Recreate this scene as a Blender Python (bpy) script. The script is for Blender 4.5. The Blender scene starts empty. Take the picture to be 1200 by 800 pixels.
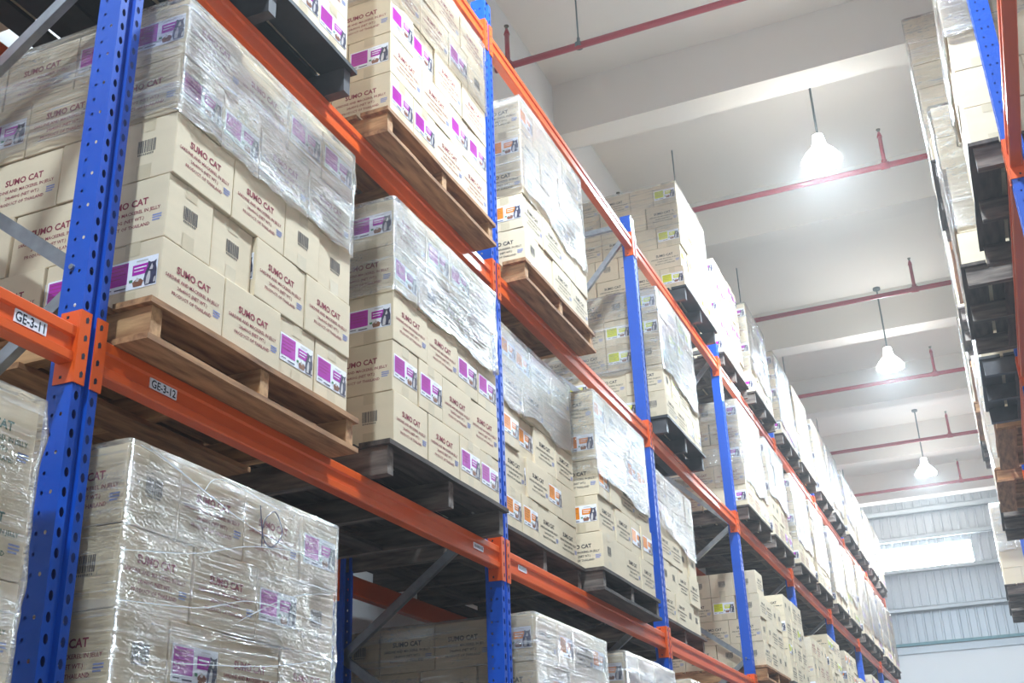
import bpy, bmesh, math, random
import numpy as np
from mathutils import Vector, Matrix, noise as mnoise

random.seed(7)
S = bpy.context.scene
COL = S.collection
PI = math.pi

# ------------------------------------------------------------------ camera
YAW, PITCH, ROLL, FPX = 3.86581947e-01, 4.15215216e-01, -3.80847556e-02, 1355.41674
CAM = Vector((2.03226698, -2.10812346, 1.6))
_f = Vector((-math.sin(YAW) * math.cos(PITCH), math.cos(YAW) * math.cos(PITCH), math.sin(PITCH)))
_r = Vector((math.cos(YAW), math.sin(YAW), 0))
_u = _r.cross(_f)
CR = _r * math.cos(ROLL) + _u * math.sin(ROLL)
CU = -_r * math.sin(ROLL) + _u * math.cos(ROLL)
cd = bpy.data.cameras.new('camera'); cam = bpy.data.objects.new('camera', cd); COL.objects.link(cam)
cam.matrix_world = Matrix(((CR.x, CU.x, -_f.x, CAM.x), (CR.y, CU.y, -_f.y, CAM.y), (CR.z, CU.z, -_f.z, CAM.z), (0, 0, 0, 1)))
cd.sensor_width = 36; cd.lens = FPX * 36 / 1200; cd.clip_start = 0.02; cd.clip_end = 200
S.camera = cam

def project(p):
    d = Vector(p) - CAM
    z = d.dot(_f)
    if z < 0.05: return None
    return 600 + FPX * d.dot(CR) / z, 400 - FPX * d.dot(CU) / z, z

# ------------------------------------------------------------------ materials
def lin(r, g, b):
    def c(v):
        v /= 255.0
        return v / 12.92 if v <= 0.04045 else ((v + 0.055) / 1.055) ** 2.4
    return (c(r), c(g), c(b), 1)

class NT:
    def __init__(self, name):
        self.m = bpy.data.materials.new(name); self.m.use_nodes = True
        self.t = self.m.node_tree; self.t.nodes.clear()
        self.out = self.n('ShaderNodeOutputMaterial')
    def n(self, typ, **kw):
        nd = self.t.nodes.new(typ)
        for k, v in kw.items():
            if k.startswith('i_'):
                nd.inputs[k[2:].replace('_', ' ')].default_value = v
            else: setattr(nd, k, v)
        return nd
    def l(self, a, b): self.t.links.new(a, b)

def simple(name, rgb, rough=0.5, metal=0.0, var=0.0, scale=8.0, stretch=(1, 1, 1), bump=0.0, spec=0.5, rgb2=None, lo=0.35, hi=0.7, bscale=None):
    k = NT(name)
    b = k.n('ShaderNodeBsdfPrincipled')
    b.inputs['Base Color'].default_value = rgb; b.inputs['Roughness'].default_value = rough
    b.inputs['Metallic'].default_value = metal; b.inputs['Specular IOR Level'].default_value = spec
    k.l(b.outputs[0], k.out.inputs[0])
    if var or bump or rgb2:
        tc = k.n('ShaderNodeTexCoord'); mp = k.n('ShaderNodeMapping'); mp.inputs['Scale'].default_value = stretch
        k.l(tc.outputs['Object'], mp.inputs[0])
        nz = k.n('ShaderNodeTexNoise'); nz.inputs['Scale'].default_value = scale; nz.inputs['Detail'].default_value = 5
        k.l(mp.outputs[0], nz.inputs['Vector'])
        if rgb2 is None: rgb2 = tuple(c * (1 - var) for c in rgb[:3]) + (1,)
        rp = k.n('ShaderNodeValToRGB'); rp.color_ramp.elements[0].position = lo; rp.color_ramp.elements[1].position = hi
        rp.color_ramp.elements[0].color = rgb2; rp.color_ramp.elements[1].color = rgb
        k.l(nz.outputs[0], rp.inputs[0])
        oi = k.n('ShaderNodeObjectInfo')
        mr = k.n('ShaderNodeMapRange'); mr.inputs[3].default_value = 1 - min(var, .12); mr.inputs[4].default_value = 1.0
        k.l(oi.outputs['Random'], mr.inputs[0])
        mx = k.n('ShaderNodeVectorMath', operation='SCALE')
        k.l(rp.outputs[0], mx.inputs[0]); k.l(mr.outputs[0], mx.inputs['Scale'])
        k.l(mx.outputs[0], b.inputs['Base Color'])
        if bump:
            bp = k.n('ShaderNodeBump'); bp.inputs['Strength'].default_value = bump; bp.inputs['Distance'].default_value = 0.004
            k.l(nz.outputs[0], bp.inputs['Height']); k.l(bp.outputs[0], b.inputs['Normal'])
    return k.m

M = {}
M['kraft'] = simple('kraft', lin(224, 204, 174), 0.75, var=0.07, scale=3, stretch=(1, 1, 6), spec=.25)
M['maroon'] = simple('ink_maroon', lin(150, 72, 84), 0.8, spec=.1)
M['black'] = simple('ink_black', lin(78, 72, 74), 0.8, spec=.1)
M['green'] = simple('ink_green', lin(52, 92, 72), 0.8, spec=.1)
M['barcode'] = simple('ink_barcode', lin(105, 98, 96), 0.8, spec=.1)
M['stamp'] = simple('ink_stamp', lin(140, 148, 190), 0.8, spec=.1)
M['tape'] = simple('tape', lin(208, 188, 156), 0.35, var=.05)
M['paper'] = simple('label_paper', lin(238, 236, 242), 0.3)
M['magenta'] = simple('label_magenta', lin(186, 34, 172), 0.3, var=.1, scale=30)
M['orange_l'] = simple('label_orange', lin(244, 140, 24), 0.3, var=.08, scale=30)
M['yellow_l'] = simple('label_yellow', lin(226, 226, 20), 0.3, var=.08, scale=30)
M['catgrey'] = simple('label_photo_dark', lin(92, 88, 110), 0.3, rgb2=lin(58, 54, 70), scale=60)
M['catwhite'] = simple('label_photo_pale', lin(200, 192, 190), 0.3)
M['food'] = simple('label_photo_brown', lin(140, 92, 70), 0.3)
M['leafy'] = simple('label_photo_green', lin(70, 130, 90), 0.3)
M['orange'] = simple('orange_steel', lin(233, 92, 26), 0.32, var=.08, scale=4)
M['blue'] = simple('blue_steel', lin(3, 80, 190), 0.33, var=.1, scale=4)
M['dark'] = simple('dark_inside', lin(14, 18, 40), 0.7)
M['galv'] = simple('galvanised_steel', lin(168, 170, 174), 0.35, metal=.85, var=.25, scale=20)
M['wood'] = simple('pale_pallet_wood', lin(180, 132, 90), 0.8, scale=4, stretch=(9, 1.2, 9), bump=.3, rgb2=lin(116, 76, 48), lo=.3, hi=.62)
M['woodx'] = simple('pale_pallet_wood_crosswise', lin(194, 148, 102), 0.8, scale=4, stretch=(1.2, 9, 9), bump=.3, rgb2=lin(136, 92, 58), lo=.3, hi=.6)
M['dwood'] = simple('weathered_pallet_wood', lin(88, 74, 66), 0.8, scale=4, stretch=(9, 1.2, 9), bump=.3, rgb2=lin(46, 38, 34), lo=.3, hi=.65)
M['dwoodx'] = simple('weathered_pallet_wood_crosswise', lin(124, 110, 100), 0.8, scale=4, stretch=(1.2, 9, 9), bump=.3, rgb2=lin(66, 54, 48), lo=.3, hi=.65)
M['bwood'] = simple('black_stained_pallet', lin(52, 48, 50), 0.55, scale=6, rgb2=lin(30, 28, 30))
M['bwoodx'] = simple('black_stained_pallet_blocks', lin(84, 80, 82), 0.5, scale=6, rgb2=lin(50, 46, 48))
M['ceil'] = simple('ceiling_paint', lin(236, 229, 220), 0.9, var=.05, scale=.7, spec=.2)
M['wall'] = simple('wall_paint', lin(232, 232, 232), 0.85, var=.03, scale=.8, spec=.2)
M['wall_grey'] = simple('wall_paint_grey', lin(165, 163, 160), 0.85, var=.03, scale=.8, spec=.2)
M['floor'] = simple('floor_concrete', lin(135, 134, 132), 0.4, var=.12, scale=1.2)
M['metal'] = simple('corrugated_sheet', lin(184, 190, 196), 0.45, metal=.2, var=.08, scale=.9, stretch=(6, 1, .5))
M['girt'] = simple('girt_steel', lin(196, 204, 210), 0.5, var=.05)
M['teal'] = simple('flashing_teal', lin(96, 136, 142), 0.5)
M['red'] = simple('red_pipe_paint', lin(170, 26, 42), 0.4, var=.06)
M['brass'] = simple('sprinkler_brass', lin(120, 110, 92), 0.4, metal=.7)
M['rod'] = simple('rod_steel', lin(96, 104, 104), 0.5, metal=.3)

def emit(name, rgb, st):
    k = NT(name); e = k.n('ShaderNodeEmission'); e.inputs[0].default_value = rgb; e.inputs[1].default_value = st
    k.l(e.outputs[0], k.out.inputs[0]); return k.m
M['lamp'] = emit('lamp_diffuser', (0.76, 0.94, 1.08, 1), 540.0)
M['pane'] = emit('daylit_pane', (0.95, 0.98, 1.0, 1), 22.0)
M['lampbody'] = emit('lamp_acrylic_shade', (0.9, 0.96, 1.0, 1), 7.0)

def film_mat(name, rot, cover, streak, patch, gloss=.75):
    k = NT(name)
    uv = k.n('ShaderNodeUVMap'); uv.uv_map = 'UVMap'
    def noise(scale, rot, detail, dist, rough=.55):
        mp = k.n('ShaderNodeMapping'); mp.inputs['Rotation'].default_value = (0, 0, rot); mp.inputs['Scale'].default_value = scale
        k.l(uv.outputs[0], mp.inputs[0])
        n = k.n('ShaderNodeTexNoise'); n.inputs['Scale'].default_value = 1.0; n.inputs['Detail'].default_value = detail; n.inputs['Distortion'].default_value = dist; n.inputs['Roughness'].default_value = rough
        k.l(mp.outputs[0], n.inputs['Vector']); return n.outputs[0]
    def mr(src, a, b, c=0.0, d=1.0):
        r = k.n('ShaderNodeMapRange'); r.interpolation_type = 'SMOOTHSTEP'
        r.inputs[1].default_value = a; r.inputs[2].default_value = b; r.inputs[3].default_value = c; r.inputs[4].default_value = d; k.l(src, r.inputs[0]); return r.outputs[0]
    def math_(op, a, b, cl=False):
        n = k.n('ShaderNodeMath', operation=op); n.use_clamp = cl
        for i, q in enumerate((a, b)):
            if isinstance(q, (int, float)): n.inputs[i].default_value = q
            else: k.l(q, n.inputs[i])
        return n.outputs[0]
    n1 = noise((3.0, 85, 1), rot, 4, .5)                 # fine drawn streaks along the wrap
    n2 = noise((28, 60, 1), rot * 2, 3, 1.8)             # crumpled places
    n3 = noise((2.6, 3.4, 1), 0, 2, .6)                  # where it is crumpled, where it is taut
    n4 = noise((1.2, 20, 1), rot * 1.5, 2, .3)           # doubled bands
    pm = mr(n3, .42, .62)
    hgt = math_('ADD', math_('MULTIPLY', math_('MULTIPLY', n2, pm), .9), math_('MULTIPLY', n1, .55))
    bp = k.n('ShaderNodeBump'); bp.inputs['Strength'].default_value = 1.0; bp.inputs['Distance'].default_value = 0.017
    k.l(hgt, bp.inputs['Height'])
    thick = math_('ADD', mr(n1, .55, .78, 0, streak), math_('ADD', math_('MULTIPLY', mr(n2, .56, .72), math_('MULTIPLY', pm, patch)), mr(n4, .52, .7, 0, streak * .5)))
    a1 = math_('ADD', thick, cover, True)
    tr = k.n('ShaderNodeBsdfTransparent'); tr.inputs[0].default_value = (.98, .98, .98, 1)
    df = k.n('ShaderNodeBsdfDiffuse'); df.inputs[0].default_value = (.8, .81, .83, 1); k.l(bp.outputs[0], df.inputs['Normal'])
    tl = k.n('ShaderNodeBsdfTranslucent'); tl.inputs[0].default_value = (.8, .81, .83, 1)
    mxt = k.n('ShaderNodeMixShader'); mxt.inputs[0].default_value = .35; k.l(df.outputs[0], mxt.inputs[1]); k.l(tl.outputs[0], mxt.inputs[2])
    gl = k.n('ShaderNodeBsdfGlossy'); gl.inputs['Roughness'].default_value = .13; gl.inputs[0].default_value = (1, 1, 1, 1); k.l(bp.outputs[0], gl.inputs['Normal'])
    mxa = k.n('ShaderNodeMixShader'); k.l(a1, mxa.inputs[0]); k.l(tr.outputs[0], mxa.inputs[1]); k.l(mxt.outputs[0], mxa.inputs[2])
    fr = k.n('ShaderNodeFresnel'); fr.inputs['IOR'].default_value = 1.5; k.l(bp.outputs[0], fr.inputs['Normal'])
    mxb = k.n('ShaderNodeMixShader'); k.l(math_('ADD', math_('MULTIPLY', fr.outputs[0], gloss), math_('MULTIPLY', a1, .28), True), mxb.inputs[0]); k.l(mxa.outputs[0], mxb.inputs[1]); k.l(gl.outputs[0], mxb.inputs[2])
    k.l(mxb.outputs[0], k.out.inputs[0])
    return k.m
M['film'] = film_mat('stretch_film_clear', -.06, .05, .55, .6, .85)
M['film2'] = film_mat('stretch_film_milky', -.14, .07, .55, .7, 1.0)
M['film3'] = film_mat('stretch_film_thin', .05, .02, .42, .35)
k = NT('stretch_film_gathered'); _b = k.n('ShaderNodeBsdfPrincipled'); _b.inputs['Base Color'].default_value = (.8, .81, .83, 1); _b.inputs['Roughness'].default_value = .12
_t = k.n('ShaderNodeBsdfTransparent'); _x = k.n('ShaderNodeMixShader'); _x.inputs[0].default_value = .55
k.l(_t.outputs[0], _x.inputs[1]); k.l(_b.outputs[0], _x.inputs[2]); k.l(_x.outputs[0], k.out.inputs[0]); M['film_rope'] = k.m

# ------------------------------------------------------------------ mesh helpers
class MB:
    def __init__(s): s.v = []; s.f = []; s.mi = []
    def add(s, vs, fs, mi=0):
        o = len(s.v); s.v += [tuple(p) for p in vs]; s.f += [tuple(i + o for i in f) for f in fs]; s.mi += [mi] * len(fs)
    def box(s, x0, x1, y0, y1, z0, z1, mi=0):
        s.add([(x0, y0, z0), (x1, y0, z0), (x1, y1, z0), (x0, y1, z0), (x0, y0, z1), (x1, y0, z1), (x1, y1, z1), (x0, y1, z1)],
              [(0, 3, 2, 1), (4, 5, 6, 7), (0, 1, 5, 4), (1, 2, 6, 5), (2, 3, 7, 6), (3, 0, 4, 7)], mi)
    def quad(s, a, b, c, d, mi=0): s.add([a, b, c, d], [(0, 1, 2, 3)], mi)
    def bar(s, p, q, w, h, mi=0, up=(0, 0, 1)):
        p = Vector(p); q = Vector(q); d = (q - p).normalized(); a = d.cross(Vector(up)).normalized() * (w / 2); b = a.cross(d).normalized() * (h / 2)
        vs = [p - a - b, p + a - b, p + a + b, p - a + b, q - a - b, q + a - b, q + a + b, q - a + b]
        s.add(vs, [(0, 3, 2, 1), (4, 5, 6, 7), (0, 1, 5, 4), (1, 2, 6, 5), (2, 3, 7, 6), (3, 0, 4, 7)], mi)
    def tube(s, p, q, r0, r1=None, n=12, mi=0, caps=True):
        if r1 is None: r1 = r0
        p = Vector(p); q = Vector(q); d = (q - p).normalized()
        a = d.orthogonal().normalized(); b = d.cross(a)
        vs = []
        for (c, r) in ((p, r0), (q, r1)):
            for i in range(n):
                t = 2 * PI * i / n; vs.append(c + a * math.cos(t) * r + b * math.sin(t) * r)
        fs = [(i, (i + 1) % n, n + (i + 1) % n, n + i) for i in range(n)]
        if caps: fs += [tuple(range(n - 1, -1, -1)), tuple(range(n, 2 * n))]
        s.add(vs, fs, mi)
    def lathe(s, prof, c=(0, 0, 0), n=24, mi=0):
        vs = []
        for r, z in prof:
            for i in range(n):
                t = 2 * PI * i / n; vs.append((c[0] + r * math.cos(t), c[1] + r * math.sin(t), c[2] + z))
        fs = []
        for j in range(len(prof) - 1):
            for i in range(n): fs.append((j * n + i, j * n + (i + 1) % n, (j + 1) * n + (i + 1) % n, (j + 1) * n + i))
        s.add(vs, fs, mi)
    def prism_y(s, prof, y0, y1, mi=0):
        n = len(prof)
        vs = [(x, y0, z) for x, z in prof] + [(x, y1, z) for x, z in prof]
        fs = [(i, i + n, (i + 1) % n + n, (i + 1) % n) for i in range(n)] + [tuple(range(n)), tuple(range(2 * n - 1, n - 1, -1))]
        s.add(vs, fs, mi)
    def mesh(s, name, mats, smooth=False):
        me = bpy.data.meshes.new(name); me.from_pydata(s.v, [], s.f); me.update()
        for m in mats: me.materials.append(M[m] if isinstance(m, str) else m)
        me.polygons.foreach_set('material_index', s.mi)
        if smooth: me.polygons.foreach_set('use_smooth', [True] * len(me.polygons))
        me.update(); return me
    def build(s, name, mats, parent=None, smooth=False, loc=(0, 0, 0)):
        if isinstance(mats, str): mats = [mats]
        return put(name, s.mesh(name, mats, smooth), parent, loc)

def put(name, me, parent=None, loc=(0, 0, 0)):
    o = bpy.data.objects.new(name, me); COL.objects.link(o); o.location = loc
    if parent: o.parent = parent
    return o
def empty(name, loc=(0, 0, 0)):
    o = bpy.data.objects.new(name, None); o.empty_display_size = .1; COL.objects.link(o); o.location = loc; return o
def tag(o, label=None, cat=None, group=None, kind=None):
    if label: o['label'] = label
    if cat: o['category'] = cat
    if group: o['group'] = group
    if kind: o['kind'] = kind
    return o
def struct(o): o['kind'] = 'structure'; return o

ORD = ['first', 'second', 'third', 'fourth', 'fifth', 'sixth', 'seventh', 'eighth', 'ninth', 'tenth', 'eleventh', 'twelfth']
NUM = ['one', 'two', 'three', 'four', 'five', 'six', 'seven', 'eight', 'nine', 'ten']

# text as flat mesh: list of verts (x, y) and faces, centred on x, baseline 0
_TC = {}
def text_mesh(txt, size, res=2, bold=0.0, align='CENTER'):
    key = (txt, size, res, bold, align)
    if key in _TC: return _TC[key]
    cu = bpy.data.curves.new('t', 'FONT'); cu.body = txt; cu.size = size; cu.resolution_u = res; cu.align_x = align
    cu.fill_mode = 'FRONT'; cu.offset = bold
    ob = bpy.data.objects.new('t', cu); COL.objects.link(ob)
    dg = bpy.context.evaluated_depsgraph_get()
    me = bpy.data.meshes.new_from_object(ob.evaluated_get(dg))
    vs = [(v.co.x, v.co.y) for v in me.vertices]; fs = [tuple(p.vertices) for p in me.polygons]
    COL.objects.unlink(ob); bpy.data.objects.remove(ob); bpy.data.curves.remove(cu); bpy.data.meshes.remove(me)
    _TC[key] = (vs, fs); return vs, fs

def frame_map(o, ex, ey):
    o = Vector(o); ex = Vector(ex); ey = Vector(ey)
    return lambda x, y, off=0.0: tuple(o + ex * x + ey * y + ex.cross(ey) * off)

# ------------------------------------------------------------------ carton
L, W, H = .285, .2075, .2055
PL, PW, PH = .29, .2125, .2075           # pitch in the stack

def carton_body(ink, far=False, plain=False):
    m = MB()
    if far:
        m.box(-L / 2, L / 2, -W / 2, W / 2, 0, H)
    else:
        bm = bmesh.new(); bmesh.ops.create_cube(bm, size=1)
        for v in bm.verts: v.co = Vector((v.co.x * L, v.co.y * W, v.co.z * H + H / 2))
        bmesh.ops.bevel(bm, geom=bm.edges[:], offset=.003, segments=2, affect='EDGES', profile=.5)
        bm.verts.ensure_lookup_table(); bm.faces.ensure_lookup_table()
        m.add([v.co[:] for v in bm.verts], [[v.index for v in f.verts] for f in bm.faces]); bm.free()
    e = .0007 if not far else .0015
    for sgn in (() if plain else (-1, 1)):
        fm = frame_map((0, sgn * (W / 2), 0), (-sgn, 0, 0), (0, 0, 1))
        lines = [('SUMO CAT', .0305, .120, .0009), ('SARDINE AND MACKEREL IN JELLY', .0158, .094, .00025), ('24x400G (NET WT.)', .0158, .071, .00025), ('PRODUCT OF THAILAND', .0158, .048, .00025)]
        for i, (t, sz, z, bo) in enumerate(lines):
            if far and i:
                w = (.125, .07, .085)[i - 1]
                x = -w
                while x < w:
                    ww = random.uniform(.02, .05); m.quad(fm(x, z, e), fm(min(x + ww, w), z, e), fm(min(x + ww, w), z + .006, e), fm(x, z + .006, e), 1); x += ww + .008
                continue
            vs, fs = text_mesh(t, sz, 1 if (far or i) else 2, bo)
            m.add([fm(x * .98, y + z, e) for x, y in vs], fs, 1)
        if not far:
            for j in range(3):
                m.quad(fm(.096, .074 - j * .008, e), fm(.128 - .006 * (j == 2), .074 - j * .008, e), fm(.128 - .006 * (j == 2), .0785 - j * .008, e), fm(.096, .0785 - j * .008, e), 3)
    fm = frame_map((-L / 2, 0, 0), (0, -1, 0), (0, 0, 1))
    x = -.03; rr = random.Random(3)
    while x < .03 and not plain:
        w = rr.choice((.0016, .0026, .004)) * (1.6 if far else 1)
        m.quad(fm(x, .092, e), fm(x + w, .092, e), fm(x + w, .135, e), fm(x, .135, e), 2); x += w + rr.choice((.0015, .0025)) * (1.6 if far else 1)
    if not far and not plain:
        for j in range(9): m.quad(fm(-.028 + j * .0065, .083, e), fm(-.024 + j * .0065, .083, e), fm(-.024 + j * .0065, .089, e), fm(-.028 + j * .0065, .089, e), 2)
    return m, ['kraft', ink, 'barcode', 'stamp']

def carton_label(colour, far=False):
    m = MB(); e = .0012 if not far else .002; d = .0005
    fm = frame_map((L / 2, 0, 0), (0, 1, 0), (0, 0, 1))
    def q(x0, x1, z0, z1, mi, lvl=1): m.quad(fm(x0, z0, e + d * lvl), fm(x1, z0, e + d * lvl), fm(x1, z1, e + d * lvl), fm(x0, z1, e + d * lvl), mi)
    def poly(pts, mi, lvl): m.add([fm(x, z, e + d * lvl) for x, z in pts], [tuple(range(len(pts)))], mi)
    q(-.094, .094, .058, .152, 0, 0)
    q(-.088, -.008, .078, .146, 1)
    q(.008, .062, .100, .132, 1)
    # photo of a seated grey and white cat beside a bowl of food
    poly([(.056, .062), (.0925, .062), (.0925, .106), (.088, .122), (.090, .136), (.081, .131), (.071, .131), (.061, .136), (.061, .120), (.054, .104), (.050, .080)], 2, 2)
    poly([(.058, .064), (.070, .064), (.073, .084), (.072, .102), (.066, .104), (.060, .088)], 3, 3)
    poly([(.068, .108), (.078, .107), (.080, .115), (.075, .126), (.071, .116)], 3, 3)
    poly([(.084, .066), (.091, .066), (.091, .084), (.086, .080)], 3, 3)
    poly([(.016, .064), (.044, .064), (.050, .078), (.040, .086), (.022, .086), (.012, .078)], 4, 2)
    poly([(.022, .080), (.032, .078), (.036, .086), (.026, .092)], 3, 3)
    if not far:
        q(.0, .012, .080, .088, 5, 2)
        for j, w in enumerate((.066, .06, .068, .05)):
            q(-.083, -.083 + w, .136 - j * .012, .1375 - j * .012, 6, 2)
        q(.014, .056, .120, .124, 0, 2); q(.014, .048, .110, .113, 0, 2)
        q(-.086, -.06, .067, .070, 2, 2); q(-.05, -.01, .064, .068, 2, 2); q(.02, .06, .141, .144, 3, 2)
    return m, ['paper', colour, 'catgrey', 'catwhite', 'food', 'leafy', 'black' if colour != 'magenta' else 'maroon']

def carton_tape(top):
    m = MB(); e = .0008; w = .026
    z = H + e if top else -.0004; h = (H - .042) if top else .05
    xs = L / 2 + e
    pr = [(-xs, h), (-xs, z), (xs, z), (xs, h)]
    m.add([(x, -w, zz) for x, zz in pr] + [(x, w, zz) for x, zz in pr], [(i, i + 1, i + 5, i + 4) for i in range(3)])
    return m.mesh('carton_tape', ['tape'])

KINDS = {'purple': ('maroon', 'magenta'), 'orange': ('black', 'orange_l'), 'yellow': ('black', 'yellow_l'), 'green': ('green', 'magenta'), 'plain': ('black', 'paper')}
CM, FARM = {}, {}
for k, (ink, lab) in KINDS.items():
    b, bm_ = carton_body(ink, plain=k == 'plain'); l_, lm_ = carton_label(lab); 
    CM[k] = (b.mesh('carton_body', bm_), l_.mesh('carton_label', lm_), carton_tape(True), carton_tape(False))
    fb, fbm = carton_body(ink, True, k == 'plain'); fl, flm = carton_label(lab, True)
    far = MB(); far.v = list(fb.v); far.f = list(fb.f); far.mi = list(fb.mi); 
    if k != 'plain': far.add(fl.v, fl.f); far.mi[-len(fl.f):] = [i + 4 for i in fl.mi]
    FARM[k] = (far, fbm + flm)

# ------------------------------------------------------------------ rack geometry
P = 2.7
ZB = [1.42, 2.87, 4.30, 5.81]            # beam tops
LEVEL = ['low', 'middle', 'upper', 'top']
PALH = .125
XR = 2.42                                # front plane of the opposite rack

CART = []      # (load, row, col, face, centre, rot, kind)
LOADS = []

EV = {'odd': ('TTMM', 'MTT'), 'even': ('MMTT', 'TEE')}
def load(name, side, lvl, y0, kind, rows, pallet, wrap, exposed=1, overhang=.09, film='film', zb=None, ny=None, nrow=5, jit=.007, topbox=None):
    """side +1: left-hand rack facing +x; -1: opposite rack facing -x. rows: list of (front, sidepattern)"""
    d = dict(name=name, side=side, lvl=lvl, y0=y0, kind=kind, pallet=pallet, wrap=wrap, exposed=exposed, xf=(overhang if side > 0 else XR - overhang), film=film, nrow=nrow)
    LOADS.append(d); i = len(LOADS) - 1
    z0 = ZB[lvl] + PALH + .002
    rnd = random.Random(i * 17 + 3)
    xf = d['xf']
    for r in range(nrow):
        front, sidep = rows[r % len(rows)] if rows else (('TTMM', 'MTT') if r % 2 == 0 else ('MMTT', 'TEE'))
        if not rows:
            fr = list(front); rnd2 = rnd.random()
            front = ''.join((c if c == 'T' else (c if rnd2 < .6 else 'B')) for c in fr)
        y = y0
        for c, ch in enumerate(front):
            along = PL if ch == 'T' else PW; deep = W if ch == 'T' else L
            j = rnd.uniform(-jit, jit * .3) * (3 if rnd.random() < .15 else 1)
            cx = xf - side * (deep / 2 - j)
            if ch == 'T':
                endside = sidep_corner(sidep, c)
                rot = (-90 if endside == 'M' else 90) if side > 0 else (-90 if endside == 'M' else 90)
            else:
                rot = (0 if ch == 'M' else 180) if side > 0 else (180 if ch == 'M' else 0)
            if ch == '_': y += PW; continue
            CART.append(dict(load=i, row=r, col=c, face='front', c=(cx, y + along / 2, z0 + r * PH), rot=rot + rnd.uniform(-1.1, 1.1), kind=kind, ch=ch))
            y += along
        # face towards -y (towards the camera)
        x = xf - side * (W if front[0] == 'T' else L) - side * .004
        sp = sidep[1:]
        n = len(sp) if exposed == 2 else (1 if exposed == 1 else 0)
        for c, ch in enumerate(sp[:n]):
            if ch == 'E': ch = 'B' if rnd.random() < .4 else 'M'
            along = PL if ch == 'T' else PW; deep = W if ch == 'T' else L
            rot = rnd.choice((0, 180)) if ch == 'T' else (-90 if ch == 'M' else 90)
            cx = x - side * along / 2
            CART.append(dict(load=i, row=r, col=c, face='side', c=(cx, y0 + deep / 2 + rnd.uniform(-.002, jit), z0 + r * PH), rot=rot + rnd.uniform(-.6, .6), kind=kind, ch=ch))
            x -= side * along
    return i
def sidep_corner(sidep, c): return sidep[0] if c == 0 else 'M'

# side patterns: first letter is the end the corner carton shows (M or B, ignored when its long side shows), the rest continue towards the wall
b1 = 'bay one'; 
# ---- middle level
load('first', 1, 1, .135, 'purple', [('TTMM', 'MMTT'), ('BBTT', '.TBM'), ('TTBB', 'BBTT'), ('MMTT', '.TMM'), ('TTMM', 'MMTT')], 'wood', (3.0, 5), 2, film='film2', jit=.008)
load('second', 1, 1, 1.46, 'purple', [('TTMM', 'BETT'), ('MMTT', '.TEE'), ('TTMM', 'MMTT'), ('MBTT', '.TEE'), ('TMMT', 'METT')], 'dark', (3, 5), 1, film='film2')
load('first', 1, 1, 2.76, 'orange', [('MMTT', '.TEE'), ('TTMM', 'MMTT'), ('MMTT', '.TEE'), ('TTMM', 'METT'), ('MMTT', '.TEE')], 'dark', (3, 5), 1, film='film2', overhang=-.015)
load('second', 1, 1, 3.86, 'orange', [('BMTT', '.TEE'), ('TTMM', 'METT'), ('MMTT', '.TEE'), ('TTMM', 'METT'), ('MBTT', '.TEE')], 'greyb', (2.6, 5), 1)
load('first', 1, 1, 5.495, 'yellow', [('TTBB', 'BETT'), ('BBTT', '.TEE'), ('TTBB', 'BETT'), ('BMTT', '.TEE'), ('TTBB', 'BETT')], 'dark', (3.1, 5), 1, film='film3', overhang=-.03)
load('first', 1, 1, 8.2, 'yellow', [('TTBB', 'BETT'), ('BBTT', '.TEE'), ('TTBB', 'BETT'), ('T', '....')], 'wood', None, 2, nrow=4)
load('second', 1, 1, 9.45, 'yellow', [('TTBB', 'BETT'), ('MBTT', '.TEE'), ('TTMB', 'METT'), ('BBTT', '.TEE')], 'dark', None, 1, nrow=4)
load('first', 1, 1, 10.9, 'purple', [('TTMB', 'METT'), ('BBTT', '.TEE'), ('TTBB', 'BETT')], 'dark', None, 2, nrow=3)
load('second', 1, 1, 12.15, 'yellow', None, 'wood', None, 1, nrow=4)
load('first', 1, 1, 13.6, 'orange', None, 'dark', None, 1, nrow=4)
load('second', 1, 1, 14.9, 'orange', None, 'dark', None, 1, nrow=3)
load('first', 1, 1, 16.3, 'purple', None, 'dark', None, 1, nrow=4)
load('second', 1, 1, 17.6, 'yellow', None, 'dark', None, 1, nrow=3)
# ---- upper level
load('first', 1, 2, .07, 'purple', [('TTMM', 'MBMBM'), ('MMTT', '.TEE'), ('TTMM', 'METT'), ('MMTT', '.TEE'), ('TTMM', 'METT')], 'black', None, 2)
load('second', 1, 2, 1.42, 'purple', [('MMTT', '.TEE'), ('TTMM', 'METT'), ('MMTT', '.TEE'), ('TTMB', 'METT'), ('MMTT', '.TEE')], 'wood', (3.0, 5), 1, film='film3')
load('first', 1, 2, 2.90, 'orange', [('BMTT', '.TEE'), ('TTMM', 'METT'), ('BBTT', '.TEE'), ('TTMM', 'METT'), ('MMTT', '.TEE')], 'wood', (2.2, 5), 1, film='film')
load('first', 1, 2, 5.57, 'yellow', [('TTMM', 'BETT'), ('BMTT', '.TEE'), ('TTMM', 'BETT'), ('TMMT', 'METT'), ('TTMM', 'METT')], 'black', (1.8, 5), 2, film='film2')
load('first', 1, 2, 8.25, 'purple', [('TTMM', 'METT'), ('MMTT', '.TEE'), ('TTMM', 'METT'), ('MMTT', '.TEE'), ('TTMM', 'METT')], 'dark', (1.2, 5), 2, film='film2')
yy = 9.5; kk = ['purple', 'purple', 'orange', 'purple', 'yellow', 'purple', 'purple', 'purple', 'purple', 'orange', 'purple']
for n, y in enumerate((9.5, 10.95, 12.2, 13.65, 14.9, 16.35, 17.6, 19.05, 20.3)):
    load(('second', 'first')[n % 2], 1, 2, y, kk[n], None, 'dark', (random.uniform(.6, 2.5), 5), 1, film=('film2', 'film', 'film3')[n % 3])
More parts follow.
